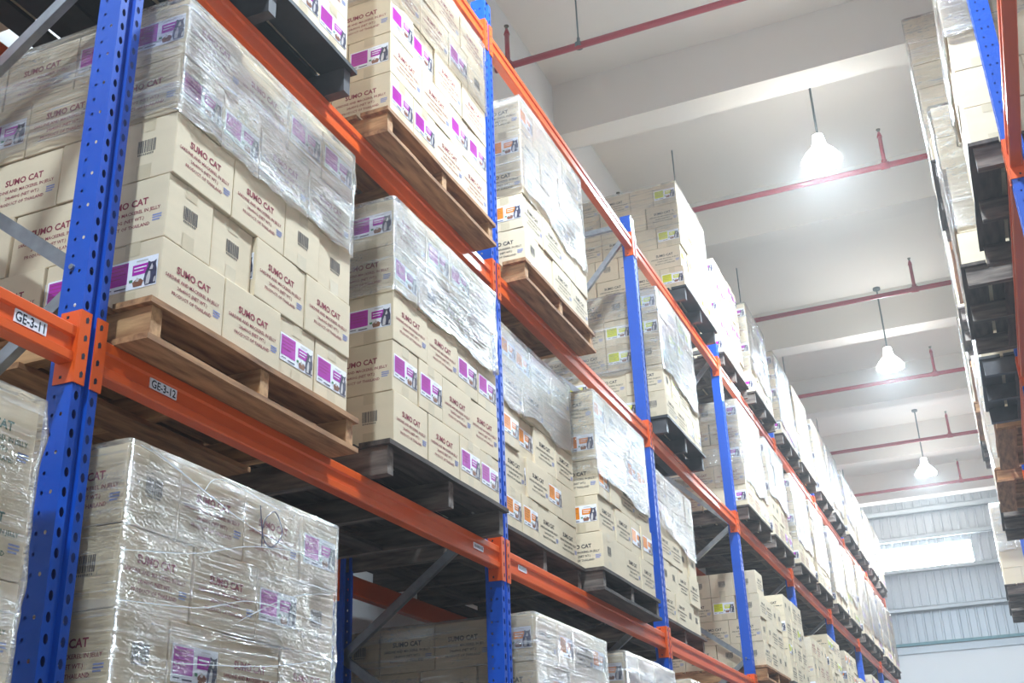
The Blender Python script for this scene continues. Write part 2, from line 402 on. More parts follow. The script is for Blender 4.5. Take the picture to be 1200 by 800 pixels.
# ---- top level
load('first', 1, 3, 6.62, 'yellow', [('TTMM', 'MTTM'), ('MMTT', '.TBM'), ('TMTM', 'METT'), ('MMTT', '.MMT'), ('TTMM', 'MMTT')], 'black', (2.0, 5), 2, film='film3')
load('first', 1, 3, 8.2, 'purple', [('TTMM', 'METT'), ('MMTT', '.TEE'), ('TTMM', 'METT'), ('MMTT', '.TEE'), ('TTMM', 'METT')], 'dark', None, 1, overhang=.04)
kk = ['purple', 'purple', 'purple', 'orange', 'purple', 'purple', 'orange', 'purple', 'purple', 'purple']
for n, y in enumerate((9.4, 10.9, 12.15, 13.6, 14.85, 16.3, 17.55, 19.0, 20.25)):
    load(('second', 'first')[n % 2], 1, 3, y, kk[n], None, 'dark', (random.uniform(.6, 2.5), 5), 1, film=('film', 'film2', 'film3')[n % 3])
# ---- low level
load('only', 1, 0, .085, 'purple', [('TTMM', 'METT'), ('BMTT', '.TEE'), ('BMTT', '.TBM'), ('TTMB', 'BBTT'), ('BTTM', '.TMM')], 'dark', (0, 5), 2, film='film3')
load('first', 1, 0, 2.80, 'orange', [('TTMM', 'METT'), ('BMTT', '.TEE'), ('TTMM', 'METT'), ('BMTT', '.TEE'), ('TMTM', 'MTTB')], 'dark', (0, 5), 2, film='film')
load('second', 1, 0, 4.12, 'orange', None, 'dark', (0, 5), 1, film='film2')
load('first', 1, 0, 5.52, 'yellow', None, 'dark', (0, 5), 1, film='film3')
load('only', 1, 0, -1.215, 'green', [('MMTT', '.TEE'), ('BBTT', '.TEE'), ('BBTT', '.TEE'), ('TBBT', 'BETT'), ('BBTT', '.TEE')], 'dark', (0, 5), 0, film='film3')
# ---- opposite rack
load('first', -1, 2, 2.8, 'plain', [('TTBB', 'BTTB'), ('BBTT', '.TTB'), ('TTBB', 'BTTB'), ('BBTT', '.TTB'), ('TTBB', 'BTTB')], 'dark', (3, 5), 2, film='film2', overhang=.12)
load('second', -1, 2, 4.05, 'plain', None, 'dark', (1, 5), 1, film='film2', overhang=.225)
load('first', -1, 2, 5.51, 'plain', None, 'black', (1, 5), 1, film='film2', overhang=.2)
load('second', -1, 2, 6.75, 'plain', None, 'wood', (2, 5), 1, film='film2', overhang=.16)
load('first', -1, 2, 8.2, 'plain', None, 'wood', (0, 5), 1, film='film', overhang=.2)
load('second', -1, 2, 9.45, 'plain', None, 'dark', None, 1, overhang=.2)
load('first', -1, 2, 13.6, 'plain', None, 'dark', (2, 5), 2, film='film2', overhang=.27)
load('second', -1, 2, 14.85, 'plain', None, 'dark', (0, 5), 1, film='film', overhang=.26)
load('first', -1, 3, 5.51, 'plain', [('TTBB', 'BTTB'), ('BBTT', '.TTB'), ('TTBB', 'BTTB'), ('BBTT', '.TTB'), ('TTBB', 'BTTB')], 'dark', (1, 6), 2, film='film', overhang=.235, nrow=6)
load('second', -1, 3, 6.75, 'plain', None, 'wood', (0, 5), 1, film='film2', overhang=.2)
load('first', -1, 3, 8.2, 'plain', None, 'dark', (1, 5), 1, film='film2', overhang=.22)
load('second', -1, 3, 9.45, 'plain', None, 'wood', (1, 5), 1, film='film', overhang=.2)
load('first', -1, 3, 10.9, 'plain', None, 'wood', (1, 5), 1, film='film2', overhang=.22)
load('second', -1, 3, 12.15, 'plain', None, 'dark', (1, 5), 1, film='film', overhang=.22)

def load_phrase(d):
    bay = int(math.floor((d['y0'] + .3) / P))
    w = 'short bay' if bay < 0 else 'bay ' + NUM[bay]
    if d['side'] < 0: w = 'opposite ' + w
    return '%s pallet, %s level, %s' % (d['name'], LEVEL[d['lvl']], w)
# the same pallet word must not occur twice in one bay and level
seen = {}
for d in LOADS:
    bay = int(math.floor((d['y0'] + .3) / P)); k = (d['side'], d['lvl'], bay); seen.setdefault(k, []).append(d)
for k, v in seen.items():
    v.sort(key=lambda d: d['y0'])
    for j, d in enumerate(v): d['name'] = 'only' if len(v) == 1 else ('first', 'second', 'third')[j]

# ------------------------------------------------------------------ which cartons are individuals: the 300 that show largest
def poly_area(pts): return abs(sum(pts[i][0] * pts[(i + 1) % len(pts)][1] - pts[(i + 1) % len(pts)][0] * pts[i][1] for i in range(len(pts)))) / 2
def hull(pts):
    pts = sorted(set(pts))
    def half(ps):
        h = []
        for p in ps:
            while len(h) > 1 and (h[-1][0] - h[-2][0]) * (p[1] - h[-2][1]) - (h[-1][1] - h[-2][1]) * (p[0] - h[-2][0]) <= 0: h.pop()
            h.append(p)
        return h
    a = half(pts); b = half(pts[::-1]); return a[:-1] + b[:-1]
for c in CART:
    d = LOADS[c['load']]; x, y, z = c['c']
    al, de = (L, W) if abs(abs(c['rot'] % 180) - 90) > 45 else (W, L)
    face = []
    xf = x + d['side'] * al / 2 if True else x
    quads = []
    yn = y - de / 2
    fr = [(xf, y - de / 2, z), (xf, y + de / 2, z), (xf, y + de / 2, z + H), (xf, y - de / 2, z + H)]
    sd = [(x - al / 2, yn, z), (x + al / 2, yn, z), (x + al / 2, yn, z + H), (x - al / 2, yn, z + H)]
    area = 0
    for q, use in ((fr, c['face'] == 'front'), (sd, c['face'] == 'side' or c['col'] == 0)):
        if not use: continue
        pp = [project(p) for p in q]
        if any(p is None for p in pp): continue
        cl = [(min(max(p[0], 0), 1200), min(max(p[1], 0), 800)) for p in pp]
        a = poly_area(cl)
        if q is sd and d['exposed'] == 1: a *= .35
        area += a
    if c['face'] == 'front' and d['side'] < 0: area *= .6
    c['area'] = area
order = sorted(range(len(CART)), key=lambda i: -CART[i]['area'])
IND = set(i for i in order[:300] if CART[i]['area'] > 1)

ROWN = ['bottom', 'second', 'third', 'fourth', 'fifth', 'top']
PRINT = {'purple': 'red-printed', 'orange': 'grey-printed', 'yellow': 'black-printed', 'green': 'green-printed', 'plain': 'unprinted'}
LABC = {'purple': 'magenta-labelled', 'orange': 'orange-labelled', 'yellow': 'yellow-labelled', 'green': 'plain', 'plain': 'unprinted'}
def carton_label_text(c):
    d = LOADS[c['load']]
    if c['kind'] == 'plain': a = 'unprinted kraft carton'
    elif c['ch'] == 'T': a = PRINT[c['kind']] + ' carton'
    elif c['ch'] == 'M': a = LABC[c['kind']] + ' carton'
    else: a = 'barcode-end carton'
    row = 'topmost' if c['row'] == d['nrow'] - 1 else ROWN[c['row']]
    pos = ('%s along front' if c['face'] == 'front' else '%s behind corner') % ORD[c['col']]
    return '%s, %s row, %s, %s' % (a, row, pos, load_phrase(d))

far_parts = {}
rank = {i: n for n, i in enumerate(order)}
for i, c in enumerate(CART):
    d = LOADS[c['load']]
    if i in IND:
        b, l_, t_, t2_ = CM[c['kind']]
        o = put('carton', b); o.location = c['c']; o.rotation_euler = (0, 0, math.radians(c['rot']))
        tag(o, carton_label_text(c), 'carton', 'cartons on the %s' % load_phrase(d))
        if rank[i] < 230:
            if c['kind'] != 'plain': put('product_label', l_, o)
            put('packing_tape', t_, o); put('packing_tape', t2_, o)
    else:
        far_parts.setdefault(c['kind'], []).append((c['c'], math.radians(c['rot'])))
for d in LOADS:  # unseen filler cartons inside each load, added to block light through the decks
    if True:
        z0 = ZB[d['lvl']] + PALH + .002; sd = d['side']
        for a in range(2):
            for b_ in range(3):
                far_parts.setdefault(d['kind'], []).append(((d['xf'] - sd * (L + .008 + (a + .5) * PL), d['y0'] + L + .008 + (b_ + .5) * .236, z0), 0.0))
allv, allf, allm, mats = [], [], [], []
off = 0
for k, lst in far_parts.items():
    mb, mn = FARM[k]; v = np.array(mb.v); mo = len(mats); mats += mn
    for (cx, cy, cz), a in lst:
        R = np.array([[math.cos(a), -math.sin(a), 0], [math.sin(a), math.cos(a), 0], [0, 0, 1]])
        allv.append(v @ R.T + np.array([cx, cy, cz])); allf += [tuple(j + off for j in f) for f in mb.f]; allm += [m + mo for m in mb.mi]; off += len(v)
me = bpy.data.meshes.new('carton'); me.from_pydata(np.concatenate(allv).tolist(), [], allf)
for m in mats: me.materials.append(M[m])
me.polygons.foreach_set('material_index', allm); me.update()
o = put('far_cartons', me); tag(o, 'small pale cartons stacked on the farther pallets, with unseen filler inside loads', 'cartons', kind='stuff')
print('cartons', len(CART), 'individual', len(IND), 'min area', CART[order[299]]['area'])

# ------------------------------------------------------------------ pallets
def board(x0, x1, y0, y1, z0, z1, rough=True):
    m = MB(); rnd = random.Random(int((x0 * 31 + y0 * 17 + z0 * 7) * 1000))
    n = 6; vs = []
    along_y = (y1 - y0) > (x1 - x0)
    for i in range(n + 1):
        t = i / n
        if along_y:
            y = y0 + (y1 - y0) * t; j = rnd.uniform(-.003, .003) if 0 < i < n else 0; k = rnd.uniform(-.003, .003) if 0 < i < n else 0
            vs += [(x0 + j, y, z0), (x1 + k, y, z0), (x1 + k, y, z1), (x0 + j, y, z1)]
        else:
            x = x0 + (x1 - x0) * t; j = rnd.uniform(-.002, .002)
            vs += [(x, y0 + j, z0), (x, y1 + j, z0), (x, y1 + j, z1), (x, y0 + j, z1)]
    fs = []
    for i in range(n):
        for q in range(4):
            a, b = i * 4 + q, i * 4 + (q + 1) % 4
            fs.append((a, b, b + 4, a + 4) if not along_y else (b, a, a + 4, b + 4))
    fs += [(3, 2, 1, 0), tuple(n * 4 + q for q in range(4))] if not along_y else [(0, 1, 2, 3), tuple(n * 4 + q for q in (3, 2, 1, 0))]
    m.add(vs, fs); return m
PWID, PDEP = 1.10, 1.0
def pallet_parts(kind):
    # local: front edge at x = 0, running towards -x; y from 0 to PWID
    parts = []
    A, B = {'wood': ('wood', 'woodx'), 'dark': ('dwood', 'dwoodx'), 'greyb': ('dwood', 'dwoodx'), 'black': ('bwood', 'bwoodx')}[kind]
    t = .018
    for i in range(7):
        x1 = -i * .15; w = .12 if i % 3 else .13
        parts.append(('deck_board', board(max(x1 - w, -PDEP), x1, 0, PWID, PALH - t, PALH), A))
    inset = .012 if kind in ('wood', 'greyb') else .02
    for y in (.02, PWID / 2 - .022, PWID - .064):
        parts.append(('stringer', board(-PDEP + .01, -inset, y, y + .044, t if kind in ('wood', 'greyb') else .0, PALH - t - .0005), B))
    if kind in ('wood', 'greyb'):
        for x1 in (0, -.44, -.86):
            parts.append(('bottom_board', board(x1 - .14, x1, 0, PWID, 0, t - .0005), A))
    else:
        for x1 in (-.2, -.6):
            parts.append(('bottom_board', board(x1 - .1, x1, .064 + .001, PWID / 2 - .023, 0.002, t), A))
            parts.append(('bottom_board', board(x1 - .1, x1, PWID / 2 + .023, PWID - .065, 0.002, t), A))
    return parts
PM, PFAR = {}, {}
for k in ('wood', 'dark', 'greyb', 'black'):
    pp = pallet_parts(k); PM[k] = [(n, m.mesh(n, [mt]), mt) for n, m, mt in pp]
    j = MB(); ms = []
    for n, m, mt in pp:
        if mt not in ms: ms.append(mt)
        j.add(m.v, m.f, ms.index(mt))
    PFAR[k] = j.mesh('pallet', ms)
PNAME = {'wood': 'pale wooden pallet', 'dark': 'weathered dark wooden pallet', 'greyb': 'weathered grey pallet with bottom boards', 'black': 'black-stained pallet'}
for d in LOADS:
    mirror = d['side'] < 0
    base = (d['xf'] + d['side'] * .014, d['y0'] - .045 + (PWID if mirror else 0), ZB[d['lvl']])
    bay = int(math.floor((d['y0'] + .3) / P))
    p = project((d['xf'], d['y0'] + .5, ZB[d['lvl']]))
    near = p is not None and p[2] < 9.5 and -300 < p[0] < 1500
    if near:
        o = empty('pallet', base)
        for n, me, mt in PM[d['pallet']]: put(n, me, o)
    else:
        o = put('pallet', PFAR[d['pallet']]); o.location = base
    if mirror: o.rotation_euler = (0, 0, PI)
    w = load_phrase(d).replace(' pallet', '')
    tag(o, '%s under cartons, %s' % (PNAME[d['pallet']], w), 'pallet', 'pallets on the racks')

# ------------------------------------------------------------------ stretch film
def make_film(d, idx):
    rows0, rows1 = d['wrap']
    side = d['side']; xf = d['xf'] + side * .007; y0 = d['y0'] - .009; y1 = d['y0'] + 2 * PL + 2 * PW + .006
    z0 = ZB[d['lvl']] + PALH
    zt = z0 + d['nrow'] * PH + .008
    zb = z0 + rows0 * PH
    p = project((xf, (y0 + y1) / 2, zt)); dist = p[2] if p else 9
    ds = .014 if dist < 6 else (.022 if dist < 9 else .05)
    dep = .93 if d['exposed'] == 2 else .45
    path = []                                   # (x, y, nx, ny)
    def seg(a, b, nrm):
        n = max(2, int((Vector(b) - Vector(a)).length / ds))
        for i in range(n):
            t = i / n; path.append((a[0] + (b[0] - a[0]) * t, a[1] + (b[1] - a[1]) * t, nrm[0], nrm[1]))
    xb = xf - side * dep
    rc = .012
    seg((xb, y0), (xf - side * rc, y0), (0, -1))
    for t in (0, .5, 1):
        a = t * PI / 2; path.append((xf - side * rc + side * rc * math.sin(a), y0 + rc - rc * math.cos(a), side * math.sin(a), -math.cos(a)))
    seg((xf, y0 + rc), (xf, y1 - rc), (side, 0))
    for t in (0, .5, 1):
        a = t * PI / 2; path.append((xf - side * rc + side * rc * math.cos(a), y1 - rc + rc * math.sin(a), side * math.cos(a), math.sin(a)))
    seg((xf - side * rc, y1), (xf - side * .4, y1), (0, 1))
    nz = max(6, int((zt - zb) / ds))
    s = 0; pv = None; S_ = []
    for q in path:
        if pv: s += math.hypot(q[0] - pv[0], q[1] - pv[1])
        S_.append(s); pv = q
    rr = random.Random(idx); ph = rr.uniform(0, 50); tilt = rr.uniform(-.10, .02) if rows0 > 0 else 0
    vs, uvs = [], []
    for (x, y, nx, ny), s in zip(path, S_):
        e = mnoise.noise(Vector((s * 3 + ph, 0, 0))) * .05 + mnoise.noise(Vector((s * 14 + ph, 3, 0))) * .018
        lo = zb + (e + tilt * (s - dep) if rows0 > 0 else 0) + (abs(e) * .5 if rows0 == 0 else 0)
        lo = max(lo, z0 + .003)
        for k in range(nz + 1):
            v = k / nz; z = lo + (zt - lo) * v
            st = mnoise.noise(Vector((s * 3.0 + ph, z * 26, ph)))
            cr = mnoise.noise(Vector((s * 13 + ph, z * 17, ph + 9)))
            fold = max(0, mnoise.noise(Vector((s * 2.2 - z * 3 + ph, z * 9 + s * 2, ph + 4))) - .18)
            dsp = .0005 + .003 * max(0, st) + .003 * max(0, cr) + .016 * fold
            if v < .06 and rows0 > 0: dsp += .012 * max(0, mnoise.noise(Vector((s * 9, ph, 1))))
            vs.append((x + nx * dsp, y + ny * dsp, z)); uvs.append((s + idx * 1.7, z + idx * .9))
        for inn, up in ((.012, .004), (.06, .006), (.14, .003)):
            vs.append((x - nx * inn, y - ny * inn, zt + up + .004 * mnoise.noise(Vector((s * 20, inn * 30, ph))))); uvs.append((s + idx * 1.7, zt + inn + idx * .9))
    n = nz + 4; fs = []
    for i in range(len(path) - 1):
        for k in range(n - 1):
            a = i * n + k; fs.append((a, a + n, a + n + 1, a + 1) if side > 0 else (a, a + 1, a + n + 1, a + n))
    me = bpy.data.meshes.new('stretch_film'); me.from_pydata(vs, [], fs)
    uvl = me.uv_layers.new(name='UVMap'); li = np.zeros(len(me.loops), dtype=np.int32); me.loops.foreach_get('vertex_index', li)
    uvl.data.foreach_set('uv', np.array(uvs)[li].ravel())
    me.polygons.foreach_set('use_smooth', [True] * len(me.polygons)); me.materials.append(M[d['film']]); me.update()
    o = put('stretch_film', me)
    w = load_phrase(d)
    tag(o, 'clear wrinkled stretch film round %s cartons, %s' % ('all the' if rows0 == 0 else 'the upper', w), 'plastic film', 'stretch films round the pallet loads')
    return o
for n, d in enumerate(LOADS):
    if d['wrap']: d['film_ob'] = make_film(d, n)

# gathered ropes of film and a pen scrawl on the wrapped load below the GE-3-12 plate
fo = [d for d in LOADS if d['lvl'] == 0 and 0 < d['y0'] < 1][0]['film_ob']
def smooth_path(pts, x, n=10):
    P4 = [pts[0]] + list(pts) + [pts[-1]]; out = []
    for i in range(1, len(P4) - 2):
        for k in range(n):
            t = k / n; q = []
            for c in (0, 1):
                p0, p1, p2, p3 = (P4[i + j][c] for j in (-1, 0, 1, 2))
                q.append(.5 * (2 * p1 + (p2 - p0) * t + (2 * p0 - 5 * p1 + 4 * p2 - p3) * t * t + (3 * p1 - p0 - 3 * p2 + p3) * t ** 3))
            out.append(Vector((x, q[0], q[1])))
    out.append(Vector((x, pts[-1][0], pts[-1][1]))); return out
ROPES = [[(.10, 2.575), (.199, 2.562), (.367, 2.523), (.612, 2.472), (1.03, 2.434)], [(.078, 2.302), (.351, 2.349), (.617, 2.423), (1.03, 2.477)],
         [(.078, 2.181), (.386, 2.212), (.631, 2.268), (1.03, 2.257)], [(.367, 2.523), (.253, 2.553), (.139, 2.58)], [(.367, 2.523), (.444, 2.575), (.735, 2.555)],
         [(.55, 2.2), (.8, 2.31), (1.03, 2.36)], [(.3, 2.06), (.7, 2.10), (1.03, 2.16)]]
rr = random.Random(5)
for r in ROPES:
    m = MB(); pts = smooth_path(r, .109)
    rad = [.0013 * (.5 + abs(mnoise.noise(Vector((i * .35, r[0][0] * 9, 2)))) * 1.6) for i in range(len(pts))]
    for i in range(len(pts) - 1): m.tube(pts[i], pts[i + 1], rad[i], rad[i + 1], 6, caps=False)
    me = m.mesh('film_rope', ['film_rope'], True); uvl = me.uv_layers.new(name='UVMap'); put('film_rope', me, fo)
m = MB(); pts = smooth_path([(.626, 2.546), (.648, 2.455), (.693, 2.437), (.742, 2.489), (.701, 2.544), (.648, 2.501), (.642, 2.429)], .1115, 8)
for i in range(len(pts) - 1): m.tube(pts[i], pts[i + 1], .0016, n=5, caps=False)
put('pen_scrawl', m.mesh('pen_scrawl', ['catgrey']), fo)['label'] = 'dark looping pen scrawl'

# ------------------------------------------------------------------ uprights, beams
def perforated(m, o, ex, ez, width, z0, z1, cols, pitch, hw, hh, mi=0, stagger=None, n8=True):
    """flat sheet from o spanning width along ex and z0..z1 along ez, with real holes; cols = hole centres along ex"""
    o = Vector(o); ex = Vector(ex); ez = Vector(ez)
    edges = [0] + [(cols[i] + cols[i + 1]) / 2 for i in range(len(cols) - 1)] + [width]
    for ci, cx in enumerate(cols):
        a, b = edges[ci], edges[ci + 1]
        z = z0; k = 0
        while z < z1 - 1e-6:
            zz = min(z + pitch, z1); zc = z + pitch / 2
            P_ = lambda u, v: tuple(o + ex * u + ez * v)
            hole = zz - z > pitch * .9 and (stagger is None or stagger(ci, k))
            if hole:
                out = [(a, z), ((a + b) / 2, z), (b, z), (b, zc), (b, zz), ((a + b) / 2, zz), (a, zz), (a, zc)]
                c = .7
                inn = [(cx - hw * c, zc - hh * c), (cx, zc - hh), (cx + hw * c, zc - hh * c), (cx + hw, zc), (cx + hw * c, zc + hh * c), (cx, zc + hh), (cx - hw * c, zc + hh * c), (cx - hw, zc)]
                vs = [P_(*q) for q in out] + [P_(*q) for q in inn]
                m.add(vs, [(i, (i + 1) % 8, 8 + (i + 1) % 8, 8 + i) for i in range(8)], mi)
            else: m.quad(P_(a, z), P_(b, z), P_(b, zz), P_(a, zz), mi)
            z = zz; k += 1

HW = .045; PD = .08
def post_mesh(z0, z1, detail):
    """post centred on y = 0, slotted face at x = 0 facing +x, body towards -x"""
    m = MB()
    fl = .031; g0, g1 = -HW + fl, HW - fl; gd = .014
    if detail:
        perforated(m, (0, -HW, 0), (0, 1, 0), (0, 0, 1), fl, z0, z1, [fl * .55], .05, .0075, .013)
        perforated(m, (0, g1, 0), (0, 1, 0), (0, 0, 1), fl, z0, z1, [fl * .45], .05, .0075, .013)
        sg = lambda ci, k: (ci == 0) or (k % 2 == 0)
        perforated(m, (-PD, -HW, 0), (1, 0, 0), (0, 0, 1), PD, z0, z1, [.026, .054], .05, .0045, .0055, stagger=sg)
        perforated(m, (0, HW, 0), (-1, 0, 0), (0, 0, 1), PD, z0, z1, [.026, .054], .05, .0045, .0055, stagger=sg)
    else:
        m.quad((0, -HW, z0), (0, g0, z0), (0, g0, z1), (0, -HW, z1)); m.quad((0, g1, z0), (0, HW, z0), (0, HW, z1), (0, g1, z1))
        m.quad((-PD, -HW, z0), (0, -HW, z0), (0, -HW, z1), (-PD, -HW, z1)); m.quad((0, HW, z0), (-PD, HW, z0), (-PD, HW, z1), (0, HW, z1))
        z = z0 + .025
        while z < z1:
            for y in (-HW + .019, HW - .019): m.quad((.0006, y - .006, z - .01), (.0006, y + .006, z - .01), (.0006, y + .006, z + .01), (.0006, y - .006, z + .01), 1)
            for sg in (-1, 1):
                for x in (-.054, -.026): m.quad((x - .004, sg * (HW + .0006), z - .005), (x + .004, sg * (HW + .0006), z - .005), (x + .004, sg * (HW + .0006), z + .005), (x - .004, sg * (HW + .0006), z + .005), 1)
            z += .1
    # centre groove
    m.quad((0, g0, z0), (-gd, g0 + .004, z0), (-gd, g0 + .004, z1), (0, g0, z1)); m.quad((-gd, g0 + .004, z0), (-gd, g1 - .004, z0), (-gd, g1 - .004, z1), (-gd, g0 + .004, z1))
    m.quad((-gd, g1 - .004, z0), (0, g1, z0), (0, g1, z1), (-gd, g1 - .004, z1))
    # return lips at the back
    for sg in (-1, 1):
        m.quad((-PD, sg * HW, z0), (-PD, sg * HW, z1), (-PD, sg * (HW - .02), z1), (-PD, sg * (HW - .02), z0))
        m.quad((-PD, sg * (HW - .02), z0), (-PD, sg * (HW - .02), z1), (-PD + .012, sg * (HW - .02), z1), (-PD + .012, sg * (HW - .02), z0))
    # cap
    m.quad((0, -HW, z1), (0, HW, z1), (-PD, HW, z1), (-PD, -HW, z1))
    return m
ZTOP = 6.0
RD = .9            # rack depth
post_near = post_mesh(.01, ZTOP, True).mesh('post', ['blue', 'dark'])
post_far = post_mesh(.01, ZTOP, False).mesh('post', ['blue', 'dark'])
def brace_mesh(a, b):
    m = MB(); a = Vector(a); b = Vector(b); d = (b - a).normalized(); nrm = Vector((0, 1, 0)); s = d.cross(nrm).normalized()
    w, t, dp = .019, .002, .026
    # C channel: web + two flanges
    m.bar(a, b, 2 * w, t, 0, up=(0, 1, 0))
    for sg in (-1, 1): m.bar(a + s * sg * w + nrm * dp / 2, b + s * sg * w + nrm * dp / 2, t, dp, 0, up=(0, 1, 0))
    return m
NODES = [(0, .7), (1, 1.28), (0, 1.87), (1, 2.46), (0, 3.05), (1, 3.64), (0, 4.23), (1, 4.98), (0, 5.88)]
def brace_pts():
    out = []
    for (s0, za), (s1, zb_) in zip(NODES, NODES[1:]):
        xa = -.05 if s0 == 0 else -RD + .05; xb_ = -.05 if s1 == 0 else -RD + .05
        out.append(((xa, 0, za), (xb_, 0, zb_)))
    out.append(((-.06, 0, 5.95), (-RD + .06, 0, 5.95))); out.append(((-.06, 0, .3), (-RD + .06, 0, .3)))
    return out
BR = [brace_mesh(a, b).mesh('brace', ['galv']) for a, b in brace_pts()]
bolt = MB(); bolt.tube((0, -HW - .008, 0), (0, HW + .008, 0), .008, n=8)
BOLT = bolt.mesh('bolt', ['galv'])
foot = MB(); foot.box(-PD - .03, .03, -HW - .03, HW + .03, 0, .009)
FOOT = foot.mesh('foot_plate', ['blue'])
def upright(side, k, detail):
    x = 0 if side > 0 else XR
    o = empty('upright_frame', (x, k * P, 0))
    if side < 0: o.rotation_euler = (0, 0, PI)
    pm = post_near if detail else post_far
    put('post', pm, o)
    rp = put('post', pm, o); rp.location = (-RD, 0, 0); rp.rotation_euler = (0, 0, PI)
    for b in BR: put('brace', b, o)
    if detail:
        for s0, z in NODES: put('bolt', BOLT, o, (-.05 if s0 == 0 else -RD + .05, 0, z))
    put('foot_plate', FOOT, o); f2 = put('foot_plate', FOOT, o); f2.location = (-RD, 0, 0); f2.rotation_euler = (0, 0, PI)
    w = 'blue perforated upright frame, %s along the %s rack' % (ORD[k], 'signed' if side > 0 else 'opposite')
    if side > 0 and k == 0: w = 'tall blue perforated upright frame between the two GE-3 sign plates'
    tag(o, w, 'rack upright', 'upright frames of the pallet racks')
    return o
for k in range(9): upright(1, k, k < 4)
for k in range(1, 9): upright(-1, k, k < 3)

BH = .10
prof = [(-.008, -BH), (-.004, -BH + .004), (-.004, -.074), (-.012, -.069), (-.012, -.034), (-.004, -.029), (-.004, -.004), (-.008, 0), (-.034, 0), (-.036, -.012), (-.036, -.014), (-.052, -.014), (-.054, -.018), (-.054, -BH + .004), (-.05, -BH)]
def beam_mesh(length):
    m = MB(); m.prism_y(prof, -length / 2, length / 2); return m.mesh('box_section', ['orange'])
BL = P - 2 * HW - .012
BEAM = beam_mesh(BL)
def connector(sgn):
    """plate on the post at the beam end; sgn -1: at the low y end. Local origin at the bay centre, beam top"""
    m = MB(); t = .005; y = sgn * (P / 2 - HW); y = y - sgn * t
    z0, z1 = -BH - .055, .045
    # side leg facing the bay, with a bolt hole each end
    m.box(-.062, .0, min(y, y + sgn * t * .6), max(y, y + sgn * t * .6), z0, z1)
    for z in (z0 + .018, z1 - .016): m.box(-.042, -.034, min(y - sgn * .0006, y), max(y - sgn * .0006, y), z - .004, z + .004, 1)
    # front leg lapping over the slotted flange
    ya, yb = y - sgn * .0, y + sgn * (.034 + t)
    lo, hi = min(ya, yb), max(ya, yb)
    m.box(.0008, .0055, lo, hi, z0, z1)
    yc = y + sgn * (.019 + t)
    for i in range(4):
        z = z0 + .025 + i * .05
        m.add([(.006, yc - .005, z - .009), (.006, yc + .005, z - .005), (.006, yc + .006, z + .006), (.006, yc + .001, z + .011), (.006, yc - .006, z + .005)], [(0, 1, 2, 3, 4)], 1)
    return m.mesh('end_connector', ['orange', 'dark'])
CON = (connector(-1), connector(1))
def sign_mesh(txt, w, h):
    m = MB(); m.box(-.0115, -.0085, -w / 2, w / 2, -h / 2, h / 2, 0)
    fm = frame_map((-.0080, 0, 0), (0, 1, 0), (0, 0, 1))
    if txt:
        vs, fs = text_mesh(txt, h * 1.05, 3, .0005); xs = [v[0] for v in vs]; k = w * .9 / (max(xs) - min(xs))
        m.add([fm(x * k, y - h * .37) for x, y in vs], fs, 1)
    else:
        x = -w * .42
        while x < w * .4: m.quad(fm(x, -h * .25), fm(x + .006, -h * .25), fm(x + .006, h * .25), fm(x, h * .25), 1); x += .011
    return m.mesh('location_plate', ['paper', 'dark'])
def beam(side, lvl, k, rear, detail=True, sign=None):
    x = (0 if side > 0 else XR) - (side * RD if rear else 0)
    o = empty('load_beam', (x, (k + .5) * P, ZB[lvl]))
    flip = (side > 0) == bool(rear)
    if flip: o.rotation_euler = (0, 0, PI)
    put('box_section', BEAM, o)
    for c in CON: put('end_connector', c, o)
    for txt, y, w, h in (sign or []):
        s = put('location_plate', sign_mesh(txt, w, h), o); s.location = (0, y - (k + .5) * P, -.05)
        if txt: s['label'] = 'white plate lettered ' + txt
    bay = 'short bay before the first upright' if k < 0 else 'bay ' + NUM[k]
    tag(o, 'orange %s load beam, %s level, %s%s' % ('rear' if rear else 'front', LEVEL[lvl], 'opposite rack ' if side < 0 else '', bay), 'rack beam', 'load beams of the pallet racks')
    return o
for lvl in range(4):
    for k in range(-1, 8):
        sg = None
        if lvl == 1 and k == -1: sg = [('GE-3-11', -.195, .105, .034)]
        if lvl == 1 and k == 0: sg = [('GE-3-12', .305, .115, .030), (None, 2.43, .10, .026)]
        if lvl == 1 and k == 1: sg = [(None, 2.93, .10, .026)]
        beam(1, lvl, k, False, sign=sg); beam(1, lvl, k, True)
for lvl in (2, 3):
    for k in range(0, 8): beam(-1, lvl, k, False); beam(-1, lvl, k, True)
# near bay has no upright at its far end in the picture: one more frame carries the short bay
o = upright(1, 0, False); o.location.y = -P; tag(o, 'blue upright frame carrying the free end of the GE-3-11 beam', 'rack upright', 'upright frames of the pallet racks')

# ------------------------------------------------------------------ room
XL, XRW, YB, YE, ZC = -1.12, 4.2, -7.0, 24.5, 8.6
def plane_box(name, x0, x1, y0, y1, z0, z1, mat):
    m = MB(); m.box(x0, x1, y0, y1, z0, z1); return struct(m.build(name, mat))
plane_box('floor', XL - .2, XRW + .2, YB - .2, YE + .2, -.2, 0, 'floor')
plane_box('ceiling', XL - .2, XRW + .2, YB - .2, YE + .2, ZC, ZC + .2, 'ceil')
plane_box('wall_left', XL - .2, XL, YB - .2, YE + .2, 0, ZC, 'wall')
plane_box('wall_right', XRW, XRW + .2, YB - .2, YE + .2, 0, ZC, 'wall_grey')
plane_box('wall_near', XL, XRW, YB - .2, YB, 0, ZC, 'wall_grey')
plane_box('wall_end', XL, XRW, YE - .1, YE + .2, 0, 5.3, 'wall')
for i, y in enumerate((-5.7, -2.5, .7, 3.9, 7.1, 10.0, 13.5, 16.45, 19.6, 22.6)):
    if y < YE - .6: plane_box('ceiling_beam_%d' % (i + 1), XL, XRW, y - .15, y + .15, 8.0, ZC, 'ceil')
